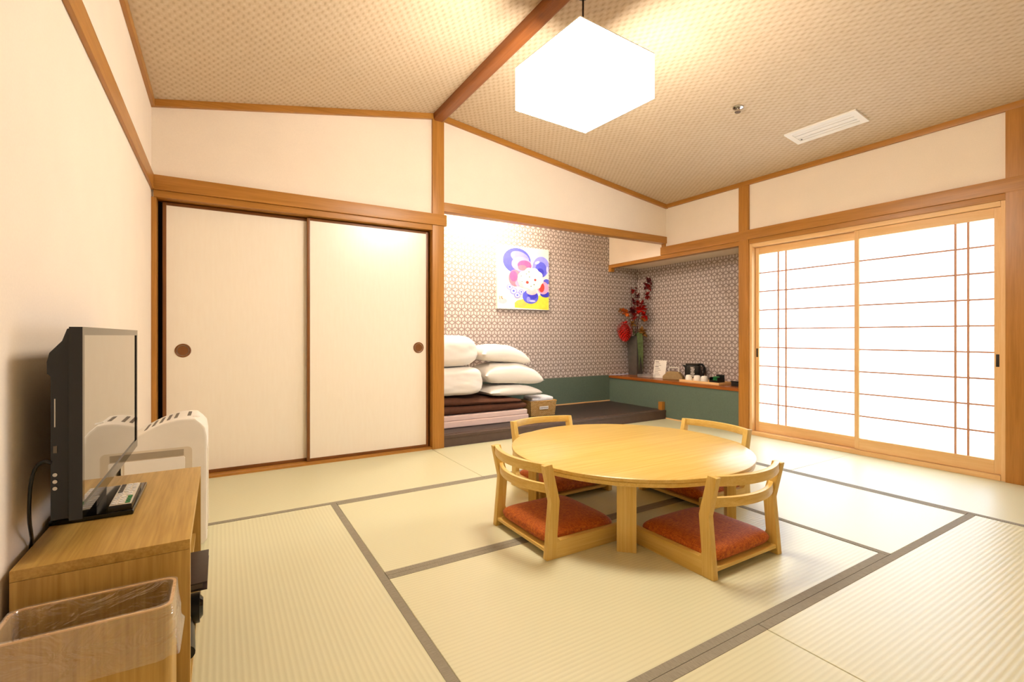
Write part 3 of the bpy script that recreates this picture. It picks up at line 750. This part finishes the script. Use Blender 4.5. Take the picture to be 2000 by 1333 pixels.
# basket
bk_ = thing('wicker_basket', 'small wicker basket of towels beside the folded bedding', 'basket', (2.845, 4.16, PZ), -.06)
bs = bmesh.new(); a0, a1 = (.142, .10), (.155, .112); H_ = .150
lay = [(a0, 0, 0), (a1, H_, 0), (a1, H_, .012), (a0, .01, .012)]
vs = [[bs.verts.new((sx * (a[0] - g), sy * (a[1] - g), z)) for sx, sy in ((-1, -1), (1, -1), (1, 1), (-1, 1))] for a, z, g in lay]
for A, B in zip(vs, vs[1:]):
    for i in range(4): bs.faces.new((A[i], A[(i + 1) % 4], B[(i + 1) % 4], B[i]))
bs.faces.new(vs[0][::-1]); bs.faces.new(vs[-1]); bmesh.ops.recalc_face_normals(bs, faces=bs.faces)
obj('body', bs, 'wicker', bk_, bevel=.004)
obj('rim', bm_tube([(-.153, -.110, H_), (.153, -.110, H_), (.153, .110, H_), (-.153, .110, H_), (-.153, -.110, H_)], .008, 8), 'wicker', bk_, smooth=True)
lb_ = obj('name_tag', box((-.055, -.1145, .078), (.05, -.1105, .108)), 'card', bk_, rot=(.07, 0, 0))
for k in range(9): obj('printed_mark', box((-.046 + k * .0105, -.1152, .087 + .002 * (k % 2)), (-.040 + k * .0105, -.1144, .098)), 'ink', lb_)
for k, (w_, d_, z_, lb2) in enumerate(((.272, .185, .012, 'bottom'), (.268, .185, .058, 'middle'), (.275, .20, .112, 'upper'), (.268, .195, .150, 'topmost'))):
    tag(obj('folded_towel', soft_box(w_, d_, 0, .045, 14, 12, 12, .1, .006, k * 5), 'towel', None, (2.845, 4.16, PZ + z_), (0, 0, -.06 + .02 * (k % 2)), smooth='all'), 'folded pale towel in the wicker basket, %s of its stack' % lb2, 'towel', 'towels in the basket')

# painting
pw, phh = .685, .70
pt = thing('painting', 'square canvas painting of a blue and pink flower in the alcove', 'painting', (2.918, YA - .0305, 1.215))
obj('canvas', box((-pw / 2, 0, 0), (pw / 2, .030, phh)), 'card', pt, bevel=.002)
PC = [('big', 'c')]
cols = {'blue': '5a5fd8', 'deep': '3a3cc0', 'lav': '8f92ea', 'pale': 'c5c6f6', 'pink': 'f0a0c8', 'rose': 'e0609a', 'coral': 'ee7f92', 'blush': 'f6c0c8', 'cream': 'fbf6ea', 'yellow': 'f4e04a', 'gold': 'e8c860', 'red': 'd0403a', 'dot': '7a8a70', 'orange': 'ea9a6a'}
for k_c, v_c in cols.items(): M['paint_' + k_c] = plain('paint_' + k_c, v_c, .6, .3, .08, 25)
def pxy(x, y): return (-pw / 2 + min(max((x - 255) / 820, .004), .996) * pw, (1 - min(max((y - 210) / 1005, .004), .996)) * phh)
depth = [0]
def shape(pts, col, name='brush_shape'):
    depth[0] += 1; d = .0002 + depth[0] * .00012
    bm = bmesh.new(); bm.faces.new([bm.verts.new((*(lambda q: (q[0], -d, q[1]))(pxy(x, y)),)) for x, y in pts])
    r_ = bmesh.ops.extrude_face_region(bm, geom=bm.faces[:])
    for e_ in r_['geom']:
        if isinstance(e_, bmesh.types.BMVert): e_.co.y = .0005
    bmesh.ops.recalc_face_normals(bm, faces=bm.faces)
    obj(name, bm, 'paint_' + col, pt)
def ell(x, y, rx, ry, col, a=0, n=28, wob=0, name='brush_shape'):
    pts = []
    for i in range(n):
        t_ = 2 * PI * i / n; k = 1 + wob * math.sin(t_ * 9)
        u, v_ = rx * k * math.cos(t_), ry * k * math.sin(t_)
        pts.append((x + u * math.cos(a) - v_ * math.sin(a), y + u * math.sin(a) + v_ * math.cos(a)))
    shape(pts, col, name)
shape([(255, 960), (420, 990), (560, 1060), (900, 960), (1075, 960), (1075, 1215), (255, 1215)], 'cream')
shape([(520, 1110), (640, 1050), (880, 1000), (950, 960), (1075, 1000), (1075, 1215), (520, 1190)], 'yellow')
ell(620, 1120, 90, 60, 'gold'); ell(330, 1090, 70, 45, 'blush')
ell(555, 440, 220, 205, 'blue', name='petal'); ell(600, 380, 150, 90, 'lav', .3)
ell(625, 490, 155, 118, 'pink', name='petal'); ell(675, 505, 112, 82, 'rose'); ell(640, 545, 70, 45, 'coral')
ell(940, 510, 138, 178, 'lav', .2, name='petal'); ell(945, 550, 95, 125, 'blue'); ell(930, 590, 60, 60, 'deep'); ell(880, 440, 45, 22, 'pale', -.5); ell(1045, 540, 14, 50, 'pale')
ell(525, 720, 100, 135, 'coral', name='petal'); ell(500, 690, 60, 85, 'rose'); ell(575, 800, 50, 50, 'pink')
ell(1035, 745, 55, 45, 'blue', name='petal'); ell(1015, 955, 85, 50, 'deep', name='petal')
ell(975, 850, 95, 105, 'pink', name='petal'); ell(950, 845, 48, 80, 'red')
ell(770, 1005, 128, 115, 'blue', name='petal'); ell(800, 985, 80, 60, 'deep'); ell(735, 1050, 30, 45, 'lav'); ell(800, 1075, 50, 16, 'pale')
for x, y, r_ in ((440, 865, 45), (500, 925, 55), (558, 990, 48), (620, 935, 40)): ell(x, y, r_, r_, 'lav', name='bubble'); ell(x, y, r_ * .75, r_ * .75, 'pale'); ell(x, y, r_ * .3, r_ * .3, 'blue')
ell(785, 925, 85, 50, 'blush', name='petal')
ell(640, 730, 80, 130, 'blush', wob=.03); ell(790, 715, 185, 180, 'cream', wob=.045, n=54, name='flower_centre')
for x, y, r_, c_n in ((715, 775, 24, 'red'), (843, 728, 19, 'red'), (750, 685, 10, 'dot'), (740, 605, 11, 'dot'), (825, 805, 11, 'dot'), (775, 835, 10, 'dot'), (700, 640, 9, 'dot'), (620, 680, 8, 'dot'), (630, 770, 8, 'dot')): ell(x, y, r_, r_, c_n, n=14, name='dot')
shape([(278, 1015), (285, 1013), (292, 1060), (285, 1062)], 'orange', 'signature_stroke'); shape([(300, 1020), (330, 1016), (330, 1024), (300, 1028)], 'orange', 'signature_stroke'); shape([(310, 1030), (318, 1030), (336, 1062), (326, 1062)], 'orange', 'signature_stroke')

# ================================================================ SHELF CONTENTS
SZ = .42
vx, vy = 4.53, 4.43
va = thing('vase', 'tall square grey stoneware vase on the red-brown shelf', 'vase', (vx, vy, SZ), .18)
vb = bmesh.new(); lay = [(.060, 0), (.062, .02), (.072, .495), (.064, .495), (.055, .03)]
vs = [[vb.verts.new((sx * a, sy * a, z)) for sx, sy in ((-1, -1), (1, -1), (1, 1), (-1, 1))] for a, z in lay]
for A, B in zip(vs, vs[1:]):
    for i in range(4): vb.faces.new((A[i], A[(i + 1) % 4], B[(i + 1) % 4], B[i]))
vb.faces.new(vs[0][::-1]); vb.faces.new(vs[-1]); bmesh.ops.recalc_face_normals(vb, faces=vb.faces)
obj('body', vb, 'vase', va, bevel=.003)
# plan directions seen from the room: r_ runs right along the picture, a_ towards the room
RD = Vector((.855, -.519, 0)); AW = Vector((-.519, -.855, 0))
VT = Vector((vx, vy, SZ + .50))
def petal(bm, c, d, L, wd, up=Vector((0, 0, 1))):
    d = d.normalized(); s = d.cross(up)
    if s.length < .1: s = d.cross(Vector((1, 0, 0)))
    s.normalize(); n_ = s.cross(d)
    ctr = [(0, 0), (.35, .9), (.7, .8), (1, 0)]
    A = [bm.verts.new(c + d * L * t_ + s * wd * k * .5 + n_ * L * .12 * math.sin(t_ * PI)) for t_, k in ctr[1:3]]
    B = [bm.verts.new(c + d * L * t_ - s * wd * k * .5 + n_ * L * .12 * math.sin(t_ * PI)) for t_, k in ctr[1:3]]
    m_ = [bm.verts.new(c + d * L * t_ + n_ * L * .02) for t_ in (.35, .7)]
    a, z_ = bm.verts.new(c), bm.verts.new(c + d * L)
    for f in ((a, m_[0], A[0]), (a, B[0], m_[0]), (A[0], m_[0], m_[1], A[1]), (m_[0], B[0], B[1], m_[1]), (A[1], m_[1], z_), (m_[1], B[1], z_)): bm.faces.new(f)
def rv(): return Vector((random.uniform(-1, 1), random.uniform(-1, 1), random.uniform(-.7, 1)))
def bloom(c, r, n, wd=.6):
    bm = bmesh.new()
    for i in range(int(n * 1.6)): petal(bm, c, rv(), r * random.uniform(.8, 1.35), r * wd * 1.25)
    return bm
def spray(name, label, cat, pts, blooms, mat_stem='twig', group=None, r0=.0035):
    """a cut stem standing in the vase: pts in (right, towards room, up) from the vase mouth; blooms (i along stem 0..1, radius, petals, material, offset)"""
    W = [VT + RD * p[0] + AW * p[1] + Vector((0, 0, p[2])) for p in pts]
    o = thing(name, label, cat, tuple(VT - Vector((0, 0, .45))), 0, group)
    off = VT - Vector((0, 0, .45))
    full = [Vector((p.x, p.y, p.z)) - off for p in [VT + (W[0] - VT) * .3 - Vector((0, 0, .44))] + W]
    sm = []
    for i in range(len(full) - 1):
        for k in range(4): sm.append(full[i].lerp(full[i + 1], k / 4))
    sm.append(full[-1])
    obj('stem', bm_tube(sm, r0, 6, r1=.0015), mat_stem, o, smooth=True)
    for t_, r_, n_, m_, of in blooms:
        f = t_ * (len(full) - 2) + 1; i = min(int(f), len(full) - 2)
        c = full[i].lerp(full[i + 1], f - i) + (RD * of[0] + AW * of[1] + Vector((0, 0, of[2])))
        if Vector(of).length > .02: obj('twig', bm_tube([full[i].lerp(full[i + 1], f - i), c], .0018, 5), mat_stem, o)
        obj('blossom', bloom(c, r_, n_), m_, o)
    return o
Z3 = (0, 0, 0)
GB = 'cut branches in the vase'
spray('red_branch', 'long leafy red branch in the vase leaning towards the paper window', 'branch', [(.0, .01, 0), (.05, .02, .30), (.12, .03, .56), (.15, .03, .70)],
      [(.45, .06, 12, 'red_leaf', Z3), (.60, .055, 12, 'red_leaf', (.04, 0, 0)), (.72, .05, 11, 'red_leaf', (.03, 0, .02)), (.82, .055, 12, 'dark_red', Z3), (.9, .04, 9, 'dark_red', (.04, 0, .03)), (1, .04, 9, 'dark_red', Z3)], group=GB)
spray('red_branch', 'upright dark red branch in the middle of the vase', 'branch', [(.0, -.01, 0), (-.01, 0, .28), (.0, .0, .50), (.03, 0, .74)],
      [(.40, .055, 12, 'dark_red', (-.02, 0, 0)), (.52, .05, 12, 'red_leaf', (.03, .01, 0)), (.66, .045, 10, 'dark_red', (.03, 0, 0)), (.8, .03, 7, 'dark_red', Z3)], group=GB)
spray('red_branch', 'slender dark red branch in the vase leaning towards the alcove', 'branch', [(-.02, 0, 0), (-.04, .01, .25), (-.06, .01, .48), (-.05, .0, .62)],
      [(.42, .055, 12, 'dark_red', Z3), (.60, .045, 11, 'dark_red', (.03, 0, 0)), (.78, .05, 11, 'red_leaf', (.03, 0, .03)), (.95, .02, 6, 'dark_red', Z3)], group=GB)
for k, (dx_, lb3) in enumerate(((.005, 'bare thin twig rising straight from the vase'), (.075, 'bare thin twig rising from the vase beside the red leaves'))):
    spray('bare_twig', lb3, 'twig', [(0, -.02, 0), (dx_ * .5, -.02, .35), (dx_, -.02, .80)], [(.8, .02, 4, 'dark_red', (.01, 0, 0))], r0=.0022)
spray('red_lily', 'bright red bloom above the middle of the vase', 'flower', [(.01, .02, 0), (.03, .04, .18), (.045, .06, .335)], [(.95, .085, 18, 'scarlet', Z3), (.8, .06, 12, 'scarlet', (.06, .02, -.02)), (.7, .06, 12, 'red_leaf', (-.06, .01, .0))])
spray('orange_orchid', 'orange blooms in the vase on the alcove side', 'flower', [(-.02, .01, 0), (-.06, .03, .18), (-.14, .05, .29), (-.20, .05, .32)], [(.66, .06, 12, 'orange_petal', (.01, .01, 0)), (.85, .045, 9, 'orange_petal', Z3), (1, .035, 8, 'tan_petal', Z3)], 'green_leaf')
spray('orange_orchid', 'small orange bloom in the vase on the paper window side', 'flower', [(.02, .02, 0), (.05, .04, .12), (.085, .05, .215)], [(1, .05, 12, 'orange_petal', Z3)], 'green_leaf')
spray('tan_bloom', 'tan dried bloom drooping over the vase rim', 'flower', [(.02, .03, 0), (.05, .07, .05), (.07, .09, .05)], [(.8, .06, 16, 'tan_petal', Z3), (1, .05, 14, 'tan_petal', (.02, 0, -.03))], 'green_leaf')
spray('tan_bloom', 'pale tan bloom standing low above the vase rim', 'flower', [(-.02, .02, 0), (-.04, .05, .10), (-.05, .06, .15)], [(1, .05, 14, 'tan_petal', Z3)], 'green_leaf')
# big scarlet head hanging over the rim
hb = bmesh.new(); off = VT - Vector((0, 0, .45))
hc = VT + RD * (-.155) + AW * .09 + Vector((0, 0, .055)) - off
for i in range(170):
    z_ = 1 - 2 * (i + .5) / 170; r_ = math.sqrt(1 - z_ * z_); a_ = i * 2.39996
    d_ = Vector((r_ * math.cos(a_), r_ * math.sin(a_), z_))
    c_ = hc + Vector((d_.x * .072 * (1 + .25 * z_), d_.y * .072 * (1 + .25 * z_), d_.z * .105))
    petal(hb, c_, (d_ + Vector((0, 0, -.7))).normalized(), .034, .026, d_)
rh = thing('red_flower_head', 'large oval scarlet flower hanging over the vase rim', 'flower', tuple(off))
obj('stem', bm_tube([Vector((0, 0, .02)), Vector((0, 0, .3)), VT + AW * .03 - off, VT + RD * -.08 + AW * .07 + Vector((0, 0, .13)) - off, hc + Vector((0, 0, .08))], .004, 6), 'green_leaf', rh, smooth=True)
core = bmesh.new(); bmesh.ops.create_icosphere(core, subdivisions=2, radius=1, matrix=Matrix.Translation(hc) @ Matrix.Diagonal((.07, .07, .10, 1)))
obj('core', core, 'red_leaf', rh, smooth='all'); obj('petals', hb, 'scarlet', rh)
# hanging grass blades
gr = thing('hanging_greenery', 'long green leaves trailing down the front of the vase', 'greenery', tuple(off))
for i in range(6):
    s_ = .0 + .011 * i; L_ = random.uniform(.22, .45)
    p0 = VT + RD * s_ * .3 - off - Vector((0, 0, .03)); p1 = VT + RD * s_ + AW * .092 + Vector((0, 0, .025 + .01 * (i % 3))) - off
    p2 = VT + RD * (s_ + .006) + AW * .112 + Vector((0, 0, -.09)) - off; p3 = VT + RD * (s_ + .012) + AW * .102 + Vector((0, 0, -L_)) - off
    lf = bmesh.new(); pr = None
    for p, wv in ((p0, .004), (p0.lerp(p1, .6) + Vector((0, 0, .03)), .007), (p1, .008), (p2, .008), (p2.lerp(p3, .5), .007), (p3, .001)):
        q_ = (lf.verts.new(p - RD * wv), lf.verts.new(p + RD * wv))
        if pr: lf.faces.new((pr[0], pr[1], q_[1], q_[0]))
        pr = q_
    obj('leaf', lf, 'green_leaf', gr)
# items along the shelf
def on_shelf(x, y): # picture pixel on the shelf top -> plan position
    f_, t_ = 939.05, .5454
    d = (.92 - SZ) * f_ / (y - 656.05); r_ = (x - 1000) / f_ * d
    return (r_ * math.cos(t_) + d * math.sin(t_), d * math.cos(t_) - r_ * math.sin(t_))
tr_ = thing('acrylic_tray', 'small clear acrylic tray beside the white card', 'tray', (4.40, 4.10, SZ))
a_ = bm_box((-.07, -.10, 0), (.07, .10, .004)); 
for lo, hi in (((-.07, -.10, .004), (-.066, .10, .035)), ((.066, -.10, .004), (.07, .10, .035)), ((-.066, -.10, .004), (.066, -.096, .035)), ((-.066, .096, .004), (.066, .10, .035))): bm_box(lo, hi, a_)
obj('tray_body', a_, 'clear', tr_)
cd = thing('standing_card', 'white printed card propped upright on the shelf', 'card', (4.43, 3.955, SZ), -1.30)
cbm = bm_prism([(-.01, 0), (.07, 0), (.062, .004), (.058, .19), (.054, .19), (-.006, .004)], 'y', -.01, .01); cbm.free()
ca = obj('card_face', box((-.075, -.002, 0), (.075, .002, .21)), 'card', cd, (0, 0, .001), (-.22, 0, 0))
obj('card_foot', box((-.07, .0, 0), (.07, .06, .003)), 'card', cd)
for k in range(9):
    wv = .045 + .03 * ((k * 7) % 3) / 2
    obj('printed_line', box((-.062, -.0029, .185 - k * .019), (-.062 + wv, -.0019, .185 - k * .019 + (.008 if k in (0, 3) else .004))), 'ink', ca)
po = thing('tissue_pouch', 'tan cloth tissue pouch with a white handle on the shelf', 'pouch', (4.42, 3.735, SZ), -1.1)
pb = bm_prism([(-.11, 0), (.11, 0), (.112, .035), (.065, .088), (-.055, .092), (-.108, .04)], 'y', -.055, .055)
obj('bag', pb, 'tan_cloth', po, bevel=.012, seg=3)
obj('handle', bm_tube([(-.05, .0, .085), (-.05, 0, .125), (-.04, 0, .135), (.05, 0, .135), (.06, 0, .125), (.06, 0, .085)], .006, 8), 'ceramic', po, smooth=True)
# kettle
kt = thing('electric_kettle', 'black electric kettle box with white markings on the shelf', 'kettle', (4.585, 3.60, SZ), -.9)
obj('body', bm_prism(rrect(-.085, .085, -.075, .075, .03, 5), 'z', 0, .165), 'black_plastic', kt, bevel=.008)
obj('lid', bm_prism(rrect(-.078, .078, -.068, .068, .028, 5), 'z', .165, .187), 'gloss_black', kt, bevel=.008)
obj('handle', bm_tube([(.06, 0, .18), (.10, 0, .175), (.122, 0, .14), (.122, 0, .08), (.10, 0, .04), (.08, 0, .035)], .012, 10), 'black_plastic', kt, smooth=True)
obj('spout', bm_prism([(-.08, .13), (-.115, .165), (-.08, .168)], 'y', -.02, .02), 'black_plastic', kt, bevel=.003)
mk = obj('marking_panel', box((-.030, -.0765, .03), (.018, -.0745, .155)), 'grey_slot', kt)
for k in range(7):
    obj('marking', box((-.024 + .006 * (k % 2), -.0775, .040 + k * .016), (.006 + .006 * (k % 3), -.0763, .048 + k * .016)), 'card', mk)
# tray with cups
ty_ = thing('wooden_tray', 'pale wooden tray holding white cups on the shelf', 'tray', (4.375, 3.285, SZ))
tyb = bm_box((-.10, -.235, 0), (.10, .235, .008))
obj('tray_floor', tyb, 'pale_y', ty_)
for lo, hi in (((-.108, -.243, 0), (-.10, .243, .026)), ((.10, -.243, 0), (.108, .243, .026)), ((-.10, -.243, 0), (.10, -.235, .026)), ((-.10, .235, 0), (.10, .243, .026))): obj('tray_edge', box(lo, hi), 'pale_y', ty_, bevel=.002)
cup = bm_lathe([(.036, 0), (.038, .004), (.036, .04), (.032, .060), (.026, .066), (.018, .068), (.018, .064), (0, .064)], 24)
cup_p = [(4.335, 3.455, 'white cup upside down on the tray, nearest the kettle'), (4.355, 3.365, 'white cup upside down between the two other cups'), (4.350, 3.272, 'white cup upside down on the tray, next to the green wrappers')]
cu = None
for x, y, lb4 in cup_p:
    if cu is None: cu = obj('cup', cup, 'ceramic', None, smooth=True); o = cu
    else: o = cu.copy(); C.objects.link(o)
    o.location = (x, y, SZ + .0085); tag(o, lb4, 'cup', 'white cups on the tray')
bx_ = thing('tea_box', 'open black box of green tea sachets on the wooden tray', 'box', (4.395, 3.155, SZ + .0085))
bbm = bm_box((-.06, -.048, 0), (.06, .048, .005))
for lo, hi in (((-.06, -.048, .005), (-.056, .048, .03)), ((.056, -.048, .005), (.06, .048, .085)), ((-.056, -.048, .005), (.056, -.044, .06)), ((-.056, .044, .005), (.056, .048, .06))): bm_box(lo, hi, bbm)
obj('box_body', bbm, 'black_plastic', bx_)
for k in range(5):
    tag(obj('tea_sachet', soft_box(.072, .052, 0, .014, 8, 8, 6, .2, .01, k), 'tea_green', None, (4.383 + .006 * (k % 2), 3.155 + .006 * (k % 3 - 1), SZ + .0145 + k * .0122), (0, 0, .25 * (k % 3)), smooth='all'), 'green wrapped tea sachet in the open black box', 'sachet', 'tea sachets in the black box')
sb_ = thing('black_case', 'low black case on the shelf against the cedar post', 'case', (4.43, 2.90, SZ))
obj('case_body', box((-.09, -.055, 0), (.09, .055, .035)), 'black_plastic', sb_, bevel=.004)
obj('case_lid', box((-.092, -.057, .035), (.092, .057, .050)), 'gloss_black', sb_, bevel=.004)
